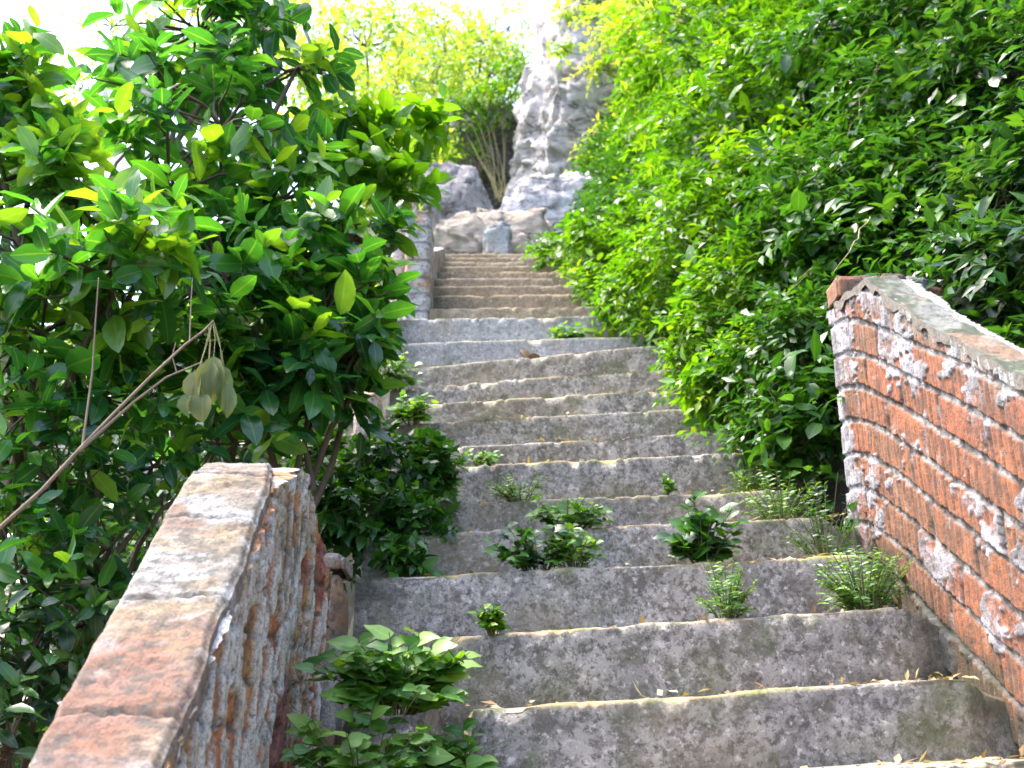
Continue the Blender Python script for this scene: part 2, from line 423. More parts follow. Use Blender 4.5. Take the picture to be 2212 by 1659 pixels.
def zst(Y):      # smooth stair height along Y
    n = (Y - 2.42) / .28 + 1
    ns = sorted(STEPZ)
    zz = [zstep(q, .2) for q in ns]
    return np.interp(n, ns, zz) + np.where(np.asarray(n) > 22, (np.asarray(n) - 22) * .12, 0) - np.where(np.asarray(n) < -6, (-6 - np.asarray(n)) * .18, 0)

stairs = empty("stone_staircase", (0.3, 2.0, zstep(0, 0.3)), "long steep flight of worn grey concrete steps climbing between the broken walls", "staircase")
def make_step(n):
    Y = stepY(n); k = YAW.get(n, 0)
    x0, x1 = xl(Y), (xr(Y) if Y > 3.3 else 1.018 - .045 * (Y - 3.27) + .02)
    if n >= 14: x0 = -.485 - .085 * (Y - 6.06)
    brkx = {0: P(960, 1650, Y).x, 1: P(1015, 1560, Y).x, 2: P(940, 1400, Y).x}.get(n)
    depth, low = .34, .55
    # profile (dy, dz): riser bottom -> top -> nosing -> tread back
    prof = [(.0, -low), (.0, -.30), (.0, -.25)] + [(.0, -.21 + .0125 * i) for i in range(16)] + \
           [(.0005, -.009), (.002, -.004), (.005, -.001), (.011, 0)] + [(.03, .001), (.06, .002), (.10, .003), (.16, .004), (.22, .004), (depth, .004)]
    prof = np.array(prof); nu = 170; nv = len(prof)
    u = np.linspace(0, 1, nu); X = x0 + (x1 - x0) * u
    XX = np.repeat(X[:, None], nv, 1)
    YY = Y - k * XX + prof[None, :, 0]
    wav = .005 * fbm(X * 1.3, n * 7.3, 0, 2, 3) + .002 * fbm(X * 11, n * 3.1, 0, 4, 9)
    chips = sstep(.22, .36, fbm(X * 9, n * 5.7, 2, 4, 21, .65)) + .7 * sstep(.3, .4, fbm(X * 28, n * 2.7, 2, 3, 23))
    if n >= 14: chips = chips * .5; wav *= .6
    a = STEPZ[n]; zt = a[1] + (a[3] - a[1]) * (X - a[0]) / (a[2] - a[0])
    ZZ = zt[:, None] + prof[None, :, 1] + wav[:, None] * (prof[None, :, 1] > -.25)
    near = sstep(-.035, 0, prof[:, 1])[None] * (prof[None, :, 0] < .03)
    ZZ = ZZ - near * chips[:, None] * .007
    YY = YY + near * chips[:, None] * .009
    if brkx is not None:      # the left part of the lowest steps has crumbled away
        cz = sstep(brkx + .015, brkx - .04, XX + .05 * fbm(XX * 9, YY * 9, n, 3, 88)); hi = sstep(-.30, -.02, prof[:, 1])[None]
        ZZ = ZZ - cz * hi * (.15 + .03 * fbm(XX * 14, YY * 14, n, 4, 89)); YY = YY + cz * hi * (.13 + .05 * fbm(XX * 10, ZZ * 10, n, 4, 90))
    sag = sstep(x1 - (.13 if Y < 3.3 else .05), x1, XX + .02 * fbm(XX * 12, YY * 12, n, 3, 95)) * sstep(-.30, -.02, prof[:, 1])[None]
    ZZ = ZZ - sag * (.05 if Y < 3.3 else .03); YY = YY + sag * .03
    # worn faces
    f = .012 * fbm(XX * 3.2, ZZ * 5, n * 3.7, 3, 31) + .006 * fbm(XX * 14, ZZ * 14, n * 1.7, 3, 37)
    face = (prof[None, :, 0] < .005)
    YY = YY + f * face
    ZZ = ZZ + (~face) * .006 * fbm(XX * 12, YY * 12, n, 3, 41)
    edge = sstep(-.012, -.002, prof[:, 1])[None] * np.clip(.55 + 1.1 * fbm(X * 7, n * 9., 0, 3, 77)[:, None], .1, 1)
    end_damp_foot_dark = np.clip(sstep(-.10, -.19, prof[:, 1])[None] * (.35 + .8 * fbm(XX * 5, ZZ * 3, n, 3, 51)), 0, 1)  # patchy darkening towards the riser foot
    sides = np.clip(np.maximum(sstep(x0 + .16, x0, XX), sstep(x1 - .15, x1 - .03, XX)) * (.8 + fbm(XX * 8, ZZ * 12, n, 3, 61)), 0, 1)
    end_damp_foot_dark = np.clip(end_damp_foot_dark * .6 + sides * .9, 0, 1)
    V = np.stack([XX, YY, ZZ], -1).reshape(-1, 3); F = grid_faces(nu, nv, 0)
    # end caps
    V2 = [V]; F2 = [F]; off = len(V)
    for e in (0, nu - 1):
        strip = V.reshape(nu, nv, 3)[e]; lowv = strip.copy(); lowv[:, 2] = strip[0, 2]; lowv[:, 1] = np.maximum(strip[:, 1], Y)
        V2 += [strip, lowv]; i = np.arange(nv - 1)
        fc = np.stack([off + i, off + i + 1, off + nv + i + 1, off + nv + i], 1)
        F2.append(fc if e else fc[:, ::-1]); off += 2 * nv
    V = np.concatenate(V2); nE = off - nu * nv
    ed = np.concatenate([np.broadcast_to(edge, (nu, nv)).ravel(), np.zeros(nE)]); dm = np.concatenate([end_damp_foot_dark.ravel(), np.full(nE, .6)])
    me = mesh_np("step", V, np.concatenate(F2), True, {"edge": ed, "end_damp_foot_dark": dm})
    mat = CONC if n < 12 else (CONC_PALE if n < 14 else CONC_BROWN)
    return put("step", me, mat, stairs)
for n in sorted(STEPZ): make_step(n)
def on_step(n, px, dy=.10):
    Y = stepY(n) + dy
    q = P(px, 830, Y); z = zstep(n, q.x)
    # iterate on depth because the column leans with height
    for _ in range(3):
        D = Y * cp + z * sp; x = (px - 1106) / FV * D; z = zstep(n, x) + .004
    return Vector((x, Y, z))

# broken slab lying where the lowest steps have crumbled on the left
def nrm3(a): return a / np.linalg.norm(a, axis=1, keepdims=True)
def rock_mesh(name, c, rad, seed, sub=28, rough=.25, freq=2.0, colA=(.45, .42, .42), colB=(.16, .14, .13), rot=0, ridge=True, box=0.0, fine_amp=.14):
    nu, nv = sub * 2, sub
    th = np.linspace(0, 2 * np.pi, nu, endpoint=True); ph = np.linspace(0.001, np.pi - .001, nv)
    T, Pp = np.meshgrid(th, ph, indexing='ij')
    d = np.stack([np.cos(T) * np.sin(Pp), np.sin(T) * np.sin(Pp), np.cos(Pp)], -1)
    d[-1] = d[0]
    if box > 0:
        mx = np.abs(d).max(-1, keepdims=True); d = d * (1 - box) + d / mx * box
    rad = np.array(rad); p = d * rad
    q = p * freq / 1.0
    f1 = fbm(q[..., 0], q[..., 1], q[..., 2], 3, seed)
    _r = np.random.default_rng(seed); K = int(60 + 900 * min(1, sub / 190) ** 1.5)
    sd = nrm3(_r.normal(size=(K, 3))) * rad; tl = _r.normal(size=(K, 3)); of = _r.uniform(-1, 1, K)
    wp = p + .05 * np.array(rad) * np.stack([fbm(q[..., 0] * 3 + k * 7, q[..., 1] * 3, q[..., 2] * 3, 3, seed + k) for k in range(3)], -1)
    pf = (wp * np.array([1, 1, .75]) + np.array([.35, 0, 0]) * wp[..., 2:3] * .5).reshape(-1, 3); sf = sd * np.array([1, 1, .75]) + np.array([.35, 0, 0]) * sd[:, 2:3] * .5
    idx = np.concatenate([((c_[:, None] - sf[None]) ** 2).sum(-1).argmin(1) for c_ in np.array_split(pf, max(1, len(pf) // 4000))])
    cellh = (of[idx] * .5 + ((p.reshape(-1, 3) - sd[idx]) / rad.mean() * tl[idx]).sum(1) * 1.1).reshape(f1.shape)
    rg = 1 - 2 * np.abs(fbm(q[..., 0] * 1.7 + 5, q[..., 1] * 1.7, q[..., 2] * 1.7 , 5, seed + 5, .6))
    fine = fbm(q[..., 0] * 6, q[..., 1] * 6, q[..., 2] * 6, 4, seed + 9, .6)
    # blocky facets
    cell = np.round(f1 * 5) / 5
    h = f1 * .8 * rough + np.clip(cellh, -1.2, 1.2) * .38 * rough + rg * .10 * rough + fine * fine_amp * rough
    p = d * (rad * (1 + h[..., None]))
    ca, sa = math.cos(rot), math.sin(rot)
    p = np.stack([p[..., 0] * ca - p[..., 1] * sa, p[..., 0] * sa + p[..., 1] * ca, p[..., 2]], -1)
    crack = sstep(.035, .0, np.abs(fbm(q[..., 0] * 1.7 + 5, q[..., 1] * 1.7, q[..., 2] * 1.7, 5, seed + 5, .6)))
    warm = sstep(.1, .5, fbm(q[..., 0] * .8, q[..., 1] * .8, q[..., 2] * 1.2, 3, seed + 31))
    mixv = np.clip(.25 + .5 * fine + .55 * crack, 0, 1)[..., None]
    col = np.array(colA) * (1 - mixv) + np.array(colB) * mixv
    col = col * (1 - .3 * warm[..., None]) + np.array([.34, .26, .16]) * .3 * warm[..., None]
    V = p.reshape(-1, 3) + np.array(c)
    return mesh_np(name, V, grid_faces(nu, nv, 0), True, colors={"base": col.reshape(-1, 3)})

# ------------------------------------------------------------------ masonry
def lerp3(a, b, t): return np.asarray(a) * (1 - t[..., None]) + np.asarray(b) * t[..., None]
def plaster_color(u, v, seed, streak=True):
    """returns colour and height of old peeling render: u along the wall, v up"""
    su, sv = (38, 13) if streak else (12, 12)
    m = fbm(u * su, v * sv, 0, 5, seed, .6) + .35 * fbm(u * 3, v * 2, 0, 3, seed + 3)
    white = sstep(.10, .16, m)
    rib = np.sin(u * 2 * np.pi / .016 + 2 * fbm(u * 8, v * 8, 0, 2, seed + 8))
    dk = sstep(.15, .45, fbm(u * 60, v * 10, 0, 4, seed + 11, .65))
    rust = lerp3([.44, .16, .055], [.46, .24, .10], sstep(-.3, .3, fbm(u * 7, v * 6, 1, 3, seed + 20)))
    rust = lerp3(rust, [.10, .06, .035], sstep(.0, .5, fbm(u * 45, v * 5, 2, 3, seed + 23)) * .8)
    wht = lerp3([.62, .60, .58], [.42, .36, .28], sstep(-.2, .5, fbm(u * 30, v * 7, 3, 3, seed + 29)))
    wht = lerp3(wht, [.13, .12, .11], dk * .75)
    col = lerp3(rust, wht, white)
    red = sstep(.35, .5, fbm(u * 10, v * 5, 7, 2, seed + 41))
    col = lerp3(col, [.28, .05, .03], red * .8)
    jz = v + .02 * fbm(u * 4, v * 4, 9, 2, seed + 70); jn = sstep(.010, .004, np.abs((jz % .085) - .0425) + .004 * fbm(u * 40, v * 40, 0, 2, seed + 71)) * (1 - .75 * white)
    col = lerp3(col, [.07, .055, .045], jn * .8)
    h = white * .009 - .006 * jn + .010 * np.round(2.5 * fbm(u * 22, v * 5, 4, 3, seed + 60)) / 2.5 + rib * .0018 * (1 - white) + .004 * fbm(u * 50, v * 16, 5, 3, seed + 44) - .006 * dk * white
    return col, h

# --- low parapet on the left of the stairs
lw = empty("parapet_wall", (-.54, 2.0, -.8), "low sloping parapet with peeling white and rust render, lower left of the stairs", "wall")
XA, XB = -.62, -.46
tp = np.array([(.9, -.57), (1.2, -.30), (1.52, -.015), (1.78, .225), (1.94, .375), (2.05, .47), (2.12, .525), (2.2, .565), (2.30, .585), (2.34, .585)])
def wtop(Y): return np.interp(Y, tp[:, 0], tp[:, 1])
# face towards the stairs, with the end that carries on a little lower behind the coping
end = np.array([(.9, -.6), (1.2, -.33), (1.52, -.045), (1.78, .195), (1.94, .345), (2.12, .495), (2.28, .565), (2.34, .59), (2.40, .585), (2.42, .565), (2.48, .56), (2.50, .525), (2.58, .53), (2.60, .50), (2.66, .49), (2.68, .44), (2.74, .43), (2.78, .40)])
def face_grid(Y0, Y1, zb, topf, x, ny, nz, seed, side=1):
    Yg = np.linspace(Y0, Y1, ny); t = np.linspace(0, 1, nz)
    YY = np.repeat(Yg[:, None], nz, 1); zt = topf(Yg) 
    ZZ = zb + (zt[:, None] - zb) * t[None]
    return YY, ZZ
YY, ZZ = face_grid(.9, 2.78, -1.3, lambda y: np.interp(y, end[:, 0], end[:, 1]), XB, 420, 240, 3)
col, h = plaster_color(YY - .12 * ZZ, ZZ, 100)
XX = XB + h + .012 * fbm(YY * 3, ZZ * 3, 0, 3, 8) + .025 * sstep(.2, -.5, ZZ)
V = np.stack([XX, YY, ZZ], -1).reshape(-1, 3); F = grid_faces(420, 240)
# top ledge + far end + back of the lower body
ny = 420; nz = 10
xs = np.linspace(0, 1, nz); Yg = np.linspace(.9, 2.78, ny); zt = np.interp(Yg, end[:, 0], end[:, 1])
TX = XX[:, -1][:, None] * (1 - xs) + XA * xs; TY = np.repeat(Yg[:, None], nz, 1); TZ = zt[:, None] + .010 * fbm(TX * 20, TY * 20, 0, 3, 5) * (xs[None] > 0)
tc, _ = plaster_color(TX * 1.0, TY, 140, False)
V2 = np.stack([TX, TY, TZ], -1).reshape(-1, 3); F2 = grid_faces(ny, nz) + len(V)
ec, eh = None, None
nzz = 240; nx = 24
EX = XX[-1][:, None] * (1 - np.linspace(0, 1, nx)) + XA * np.linspace(0, 1, nx); EZ = np.repeat(ZZ[-1][:, None], nx, 1)
ec, eh = plaster_color(EX, EZ, 160, False)
EY = 2.78 + eh * 2; EY[:, 0] = YY[-1]
V3 = np.stack([EX, EY, EZ], -1).reshape(-1, 3); F3 = grid_faces(nzz, nx) + len(V) + len(V2)
BY, BZ = face_grid(.9, 2.78, -1.3, lambda y: np.interp(y, end[:, 0], end[:, 1]), XA, 60, 12, 3)
V4 = np.stack([XA + 0 * BY, BY, BZ], -1).reshape(-1, 3); F4 = grid_faces(60, 12, len(V) + len(V2) + len(V3), True)
c4, _ = plaster_color(BY, BZ, 170)
me = mesh_np("brickwork", np.concatenate([V, V2, V3, V4]), np.concatenate([F, F2, F3, F4]), True,
             colors={"base": np.concatenate([a.reshape(-1, 3) for a in (col, tc, ec, c4)])})
put("brickwork", me, MASONRY, lw)
# coping: slab following the slope, rounded at its upper end, cracked across
ny, nx = 420, 70
s = np.linspace(.9, 2.30, ny); xs = np.linspace(0, 1, nx)
SX = XA - .012 + (XB + .004 - XA + .012) * xs[None] + 0 * s[:, None]
brk = .045 * sstep(1.98, 2.28, s) + .010 * fbm(s * 9, 3, 0, 4, 66)      # right edge breaks back near the top
SX = XA - .012 + .008 * fbm(s * 12, 9, 0, 4, 67)[:, None] + (XB + .004 - brk - XA + .012)[:, None] * xs[None]
SY = np.repeat(s[:, None], nx, 1)
SY = SY - sstep(2.15, 2.30, SY) * .05 * (2 * np.abs(xs[None] - .62)) ** 2
base_z = np.interp(SY, tp[:, 0], tp[:, 1])
cr = 0 * s
cracks = [1.47, 1.60, 1.80, 1.985, 2.115]
crk = np.zeros_like(SY)
for q in cracks: crk = np.maximum(crk, sstep(.0045, .001, np.abs(SY - q - .012 * fbm(SX * 15, q * 10, 0, 3, 71))))
nz_ = fbm(SX * 25, SY * 60, 0, 5, 75, .6)
SZ = base_z + .006 * nz_ - .012 * crk + .010 * fbm(SX * 6, SY * 9, 0, 3, 76)
SZ -= .012 * (sstep(.05, 0, xs) + sstep(.93, 1, xs))[None] 
m = fbm(SX * 8, SY * 16, 0, 5, 200, .6)
grey = lerp3([.34, .33, .325], [.19, .16, .13], sstep(-.2, .3, fbm(SX * 16, SY * 50, 0, 4, 210)))
colT = lerp3(grey, [.21, .115, .07], sstep(.05, .32, m) * .75)
colT = lerp3(colT, [.27, .19, .10], sstep(.05, .4, fbm(SX * 10, SY * 40, 4, 4, 220)) * .7)
redp = sstep(.16, .05, np.hypot((SX + .57) * 1.0, (SY - 1.62) * .9) + .05 * fbm(SX * 25, SY * 25, 0, 4, 230))
colT = lerp3(colT, [.22, .09, .055], redp * .85)
bl = sstep(.02, .32, fbm(SX * 28, SY * 90, 0, 5, 240, .65)); colT = lerp3(colT, [.085, .07, .055], bl * .75)
colT = lerp3(colT, [.03, .028, .025], crk)
TT = np.stack([SX, SY, SZ], -1)
# skirt round the slab
V = TT.reshape(-1, 3); F = grid_faces(ny, nx, 0, True)
Vs = [V]; Fs = [F]; Cs = [colT.reshape(-1, 3)]; off = len(V)
for (ring, rc) in ((TT[:, -1], colT[:, -1]), (TT[:, 0], colT[:, 0]), (TT[-1], colT[-1])):
    m_ = len(ring); lo = ring.copy(); lo[:, 2] -= .05 + .008 * fbm(ring[:, 1] * 20, ring[:, 0] * 20, 0, 3, 9); mid = (ring + lo) / 2
    mid[:, 0] += .003
    g = np.stack([ring, mid, lo], 1); Vs.append(g.reshape(-1, 3)); 
    Fs.append(grid_faces(m_, 3, off, ring is TT[:, -1])); off += m_ * 3
    Cs.append(np.repeat((rc * .75 + np.array([.26, .23, .20]) * .25)[:, None], 3, 1).reshape(-1, 3))
me = mesh_np("coping", np.concatenate(Vs), np.concatenate(Fs), True, colors={"base": np.concatenate(Cs)})
put("coping", me, MASONRY, lw)

# --- generic rough masonry block: displaced box
def block(name, x0, x1, y0, y1, z0, z1, seed, mat=MASONRY, cols=None, parent=None, res=.012, amp=.008, slope=0.0, bands=False):
    faces = []; Vs = []; Fs = []; Cs = []; off = 0
    def g(o, a, b, flip):
        nonlocal off
        o, a, b = map(np.array, (o, a, b)); na = max(3, int(np.linalg.norm(a) / res)); nb = max(3, int(np.linalg.norm(b) / res))
        A, B = np.meshgrid(np.linspace(0, 1, na), np.linspace(0, 1, nb), indexing='ij')
        Pn = o + A[..., None] * a + B[..., None] * b
        Vs.append(Pn.reshape(-1, 3)); Fs.append(grid_faces(na, nb, off, flip)); off += na * nb
    dx, dy, dz = x1 - x0, y1 - y0, z1 - z0
    g((x0, y0, z0), (dx, 0, 0), (0, 0, dz), False); g((x0, y1, z0), (dx, 0, 0), (0, 0, dz), True)
    g((x0, y0, z0), (0, dy, 0), (0, 0, dz), True); g((x1, y0, z0), (0, dy, 0), (0, 0, dz), False)
    g((x0, y0, z1), (dx, 0, 0), (0, dy, 0), False)
    V = np.concatenate(Vs)
    c = np.array([(x0 + x1) / 2, (y0 + y1) / 2, (z0 + z1) / 2]); 
    n = np.stack([fbm(V[:, 0] * 9 + k * 9, V[:, 1] * 9, V[:, 2] * 9, 4, seed + k * 3) for k in range(3)], 1)
    rel = (V - c) / np.array([dx, dy, dz])
    cor = sstep(.42, .5, np.abs(rel)).sum(1) 
    V = V + n * amp - rel * (np.maximum(cor - 1, 0) * amp * 2.2)[:, None]
    V[:, 2] += slope * (V[:, 1] - y0)
    ca, cb, cc = cols or ((.50, .49, .50), (.34, .20, .12), (.10, .09, .08))
    f1 = sstep(-.1, .25, fbm(V[:, 0] * 7, V[:, 1] * 7, V[:, 2] * 9, 4, seed + 20)); f2 = sstep(.1, .45, fbm(V[:, 0] * 25, V[:, 1] * 25, V[:, 2] * 25, 4, seed + 30))
    col = lerp3(lerp3(ca, cb, f1), cc, f2 * .7)
    if bands:
        b = sstep(.012, .004, np.abs(((V[:, 2] + .01 * n[:, 0]) % .11) - .055)); col = lerp3(col, [.05, .045, .045], b * .85)
    me = mesh_np(name, V, np.concatenate(Fs), True, colors={"base": col})
    return put(name, me, mat, parent)

st = empty("brick_post", (-.53, 2.92, -.2), "short weathered brick post stub just behind the low left parapet", "post")
block("shaft", -.60, -.435, 2.84, 2.99, -.3, .44, 300, parent=st, cols=((.42, .37, .32), (.30, .17, .09), (.08, .06, .05)))
block("cap", -.606, -.428, 2.834, 2.995, .442, .492, 310, parent=st, cols=((.34, .29, .25), (.24, .14, .08), (.10, .08, .07)), res=.006, amp=.009)

# --- brick wall on the right
rw = empty("brick_wall", (1.04, 2.9, -.3), "red ridged brick wall with white paint patches on the right of the stairs", "wall")
RY0, RY1 = 1.75, 3.27
SL = .625
def rx(Y): return 1.018 - .045 * (Y - 3.27)
rtop = np.array([(1.5, P(2212, 760, 2.25).z - SL * .75), (2.25, P(2212, 755, 2.25).z), (2.6, .0), (3.27, 0)])
zR27 = P(1800, 655, 3.27).z
zR225 = P(2212, 762, 2.28).z
def rtopf(Y): return np.interp(Y, [1.5, 2.28, 2.62, 2.95, 3.27], [zR225 - .52, zR225 - .03, zR225 + .205, zR27 - .06, zR27 - .03])
ny, nz = 560, 400
Yg = np.linspace(RY0, RY1, ny); tt = np.linspace(0, 1, nz)
YY = np.repeat(Yg[:, None], nz, 1); zb = -.9 + SL * (Yg - RY0)
ZZ = zb[:, None] + (rtopf(Yg) - zb)[:, None] * tt[None]
wv = .008 * fbm(YY * 3, ZZ * 3, 0, 3, 400)
_d = 3.27 - YY; v = ZZ + SL * _d - .10 * (1 - np.exp(-_d / .16)) * 1.0 + wv; u = YY + .006 * fbm(YY * 4, ZZ * 9, 0, 3, 401)
CH, BL = .105, .215
ci = np.floor((v - .02) / CH); fv = (v - .02) / CH - ci
uo = u + (ci % 2) * BL * .5 + .03 * vnoise(ci, 0, 0, 5)
bi = np.floor(uo / BL); fu = uo / BL - bi
mort = .10
ev = np.minimum(fv, 1 - fv) * CH; eu = np.minimum(fu, 1 - fu) * BL
edge_n = .004 * fbm(YY * 35, ZZ * 35, 0, 3, 410)
inb = sstep(.0075, .0105, ev + edge_n * 1.8) * sstep(.0055, .008, eu + edge_n * 1.5)
rnd = _hash(ci.astype(np.int64) + 50, bi.astype(np.int64) + 50, np.zeros_like(ci, dtype=np.int64), 9)
rnd2 = _hash(ci.astype(np.int64) + 50, bi.astype(np.int64) + 50, np.ones_like(ci, dtype=np.int64), 19)
rib = np.sin(uo * 2 * np.pi / .0205)
groove = sstep(.55, .98, np.sin(uo * 2 * np.pi / .041 + rnd * 6))
erod = fbm(YY * 20, ZZ * 16, 0, 5, 420, .6)
bc = lerp3([.33, .10, .042], [.25, .105, .045], rnd)
bc = lerp3(bc, [.33, .12, .045], sstep(-.2, .6, fbm(YY * 8, ZZ * 5, 0, 3, 430)) * .6)
bc = lerp3(bc, [.14, .065, .035], sstep(.0, .45, fbm(YY * 70, ZZ * 14, 0, 4, 440, .6)) * .85)
bc = lerp3(bc, [.10, .05, .03], groove * .55)
mc = lerp3([.27, .26, .265], [.05, .045, .042], sstep(-.25, .2, fbm(YY * 30, ZZ * 30, 0, 4, 450)))
col = lerp3(mc, bc, inb)
pm = fbm(YY * 7, ZZ * 8, 0, 5, 460, .6) + .42 * sstep(.30, .0, 3.27 - YY) * sstep(.3, .6, v) * .7 + .25 * fbm(YY * 2, v * 3, 0, 2, 465)
pw = sstep(.27, .31, pm) * (.25 + .75 * sstep(.25, .05, erod))
pw = np.maximum(pw, sstep(.075, .03, RY1 - YY + .03 * fbm(YY * 10, ZZ * 12, 0, 4, 470)) * .9 * sstep(.12, .2, v))
pw = np.maximum(pw, (rnd2 > .93) * inb * sstep(-.25, .1, erod) * .9)
pc = lerp3([.40, .39, .43], [.22, .205, .22], sstep(-.2, .4, fbm(YY * 25, ZZ * 25, 0, 4, 480)))
col = lerp3(col, pc, pw)
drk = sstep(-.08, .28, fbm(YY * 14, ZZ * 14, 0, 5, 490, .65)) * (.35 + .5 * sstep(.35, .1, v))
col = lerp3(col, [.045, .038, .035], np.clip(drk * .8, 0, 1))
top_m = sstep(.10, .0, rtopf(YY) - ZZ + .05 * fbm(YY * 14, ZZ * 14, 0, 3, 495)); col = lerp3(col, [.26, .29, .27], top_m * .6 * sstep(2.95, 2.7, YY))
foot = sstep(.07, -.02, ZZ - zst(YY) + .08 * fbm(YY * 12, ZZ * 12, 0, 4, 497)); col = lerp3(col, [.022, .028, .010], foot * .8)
ck = sstep(.006, .002, np.abs(YY - 3.14 + .02 * (np.floor((ZZ - .3) / .12) % 2) + .004 * fbm(ZZ * 30, 0, 0, 3, 7))) * sstep(.55, .6, v)
col = lerp3(col, [.02, .015, .015], ck)
h = inb * (.006 + .004 * rnd2 + .0016 * rib - .003 * groove) + pw * .005 + .0035 * erod - .02 * ck
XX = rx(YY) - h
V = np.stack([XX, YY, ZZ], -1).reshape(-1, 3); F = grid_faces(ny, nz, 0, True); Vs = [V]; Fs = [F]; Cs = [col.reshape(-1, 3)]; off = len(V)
# upper end, facing up the stairs and a little to them
nx = 20; E = np.linspace(0, 1, nx)
EX = XX[-1][:, None] + .13 * E[None]; EZ = np.repeat(ZZ[-1][:, None], nx, 1); EY = RY1 + .008 * fbm(EX * 10, EZ * 10, 0, 3, 3) * (E > 0)[None]
Vs.append(np.stack([EX, EY, EZ], -1).reshape(-1, 3)); Fs.append(grid_faces(nz, nx, off, True)); off += nz * nx
Cs.append(np.broadcast_to(np.array([.45, .44, .47]), (nz * nx, 3)))
TXX = XX[:, -1][:, None] + .13 * E[None]; TZZ = ZZ[:, -1][:, None] + 0 * E[None]; TYY = YY[:, -1][:, None] + 0 * E[None]
Vs.append(np.stack([TXX, TYY, TZZ], -1).reshape(-1, 3)); Fs.append(grid_faces(ny, nx, off, False)); off += ny * nx
Cs.append(np.broadcast_to(np.array([.25, .25, .24]), (ny * nx, 3)))
me = mesh_np("brickwork", np.concatenate(Vs), np.concatenate(Fs), True, colors={"base": np.concatenate(Cs)})
put("brickwork", me, MASONRY, rw)
# mossy mortar coping on it
ny, nx = 300, 50
s = np.linspace(RY0, 3.22, ny); q = np.linspace(0, 1, nx)
CX = rx(s)[:, None] - .014 + .095 * q[None] + .006 * fbm(s * 15, 3, 0, 3, 60)[:, None]
CY = np.repeat(s[:, None], nx, 1)
th = .006 + .008 * fbm(s * 6, 1, 0, 3, 61)
CZ = rtopf(s)[:, None] + th[:, None] + .012 * fbm(CX * 18, CY * 18, 0, 4, 62)
cc = lerp3([.16, .165, .15], [.045, .06, .03], sstep(-.2, .2, fbm(CX * 14, CY * 14, 0, 4, 63))); cc = lerp3(cc, [.30, .16, .10], sstep(.1, .4, fbm(CX * 9, CY * 9, 2, 3, 64)) * .6)
T = np.stack([CX, CY, CZ], -1); ring = T[:, 0]; lo = ring.copy(); lo[:, 2] -= .026 + .02 * fbm(s * 22, 5, 0, 3, 65)
r2 = T[:, -1]; lo2 = r2.copy(); lo2[:, 2] -= .05; r3 = T[-1]; lo3 = r3.copy(); lo3[:, 2] -= .05
Vs = [T.reshape(-1, 3)]; Fs = [grid_faces(ny, nx, 0, True)]; Cs = [cc.reshape(-1, 3)]; off = ny * nx
for a, b in ((ring, lo), (r2, lo2), (r3, lo3)):
    g = np.stack([a, b], 1); Vs.append(g.reshape(-1, 3)); Fs.append(grid_faces(len(a), 2, off, False)); off += 2 * len(a)
    Cs.append(np.broadcast_to(np.array([.17, .15, .13]), (2 * len(a), 3)))
put("coping", mesh_np("coping", np.concatenate(Vs), np.concatenate(Fs), True, colors={"base": np.concatenate(Cs)}), MASONRY, rw)
# loose course of bricks standing on the upper end of the wall
for i, (px, py, wdt) in enumerate([(1828, 628, .10), (1876, 625, .085), (1925, 618, .085), (1975, 622, .08), (2018, 640, .07)]):
    c = P(px, py, 3.36)
    root = block("loose_brick", c.x - wdt / 2, c.x + wdt / 2 - .004, 3.30 + .01 * i, 3.42 + .01 * i, c.z - .055, c.z + .03, 500 + i * 7, res=.008, amp=.007,
          cols=(((.30, .13, .07), (.16, .10, .07), (.06, .05, .045)) if i % 2 == 0 else ((.33, .35, .38), (.20, .13, .10), (.08, .08, .08))))
    lab = ["dull red loose brick at the stair end on top of the right brick wall",
           "grey mortar lump, second from the stair end on top of the right wall",
           "dark reddish brick, middle of the row on top of the right wall",
           "bluish grey mortar lump, fourth from the stair end on the right wall",
           "small tan brick at the hill end of the row on the right wall"][i]
    tag(root, lab, "brick", "loose bricks on top of the right wall")

# --- wall beside the upper flight
uw = empty("boundary_wall", (-.62, 6.9, 2.2), "tall pale stone wall with dark bands on the left of the upper steps", "wall")
yF = 6.05; z0 = P(900, 690, yF).z; z1 = P(900, 452, yF).z
block("pillar", P(872, 580, yF).x, P(929, 580, yF).x, yF, yF + .30, z0 - .5, z1, 600, parent=uw, cols=((.46, .43, .43), (.36, .22, .14), (.12, .10, .09)), bands=True, amp=.010, res=.014)
block("plinth", P(842, 580, yF + .3).x, P(874, 580, yF + .3).x, yF + .3, yF + .55, z0 - .5, P(860, 452, yF + .3).z, 640, parent=uw, cols=((.56, .42, .36), (.50, .46, .44), (.25, .16, .12)), amp=.008)
block("wall_run", P(888, 580, yF).x - .05, P(926, 580, yF).x - .03, yF + .302, yF + 2.1, z0 - .5, z1 - .15, 620, parent=uw, slope=.50, cols=((.36, .33, .32), (.22, .17, .13), (.07, .06, .05)), res=.03)
o = block("wall_stub", P(765, 880, 4.25).x, P(818, 880, 4.25).x, 4.2, 4.42, P(790, 960, 4.25).z, P(790, 850, 4.25).z, 660, cols=((.62, .52, .50), (.52, .32, .24), (.25, .16, .12)))
tag(o, "pinkish white broken wall stub poking out left of the middle steps", "wall")

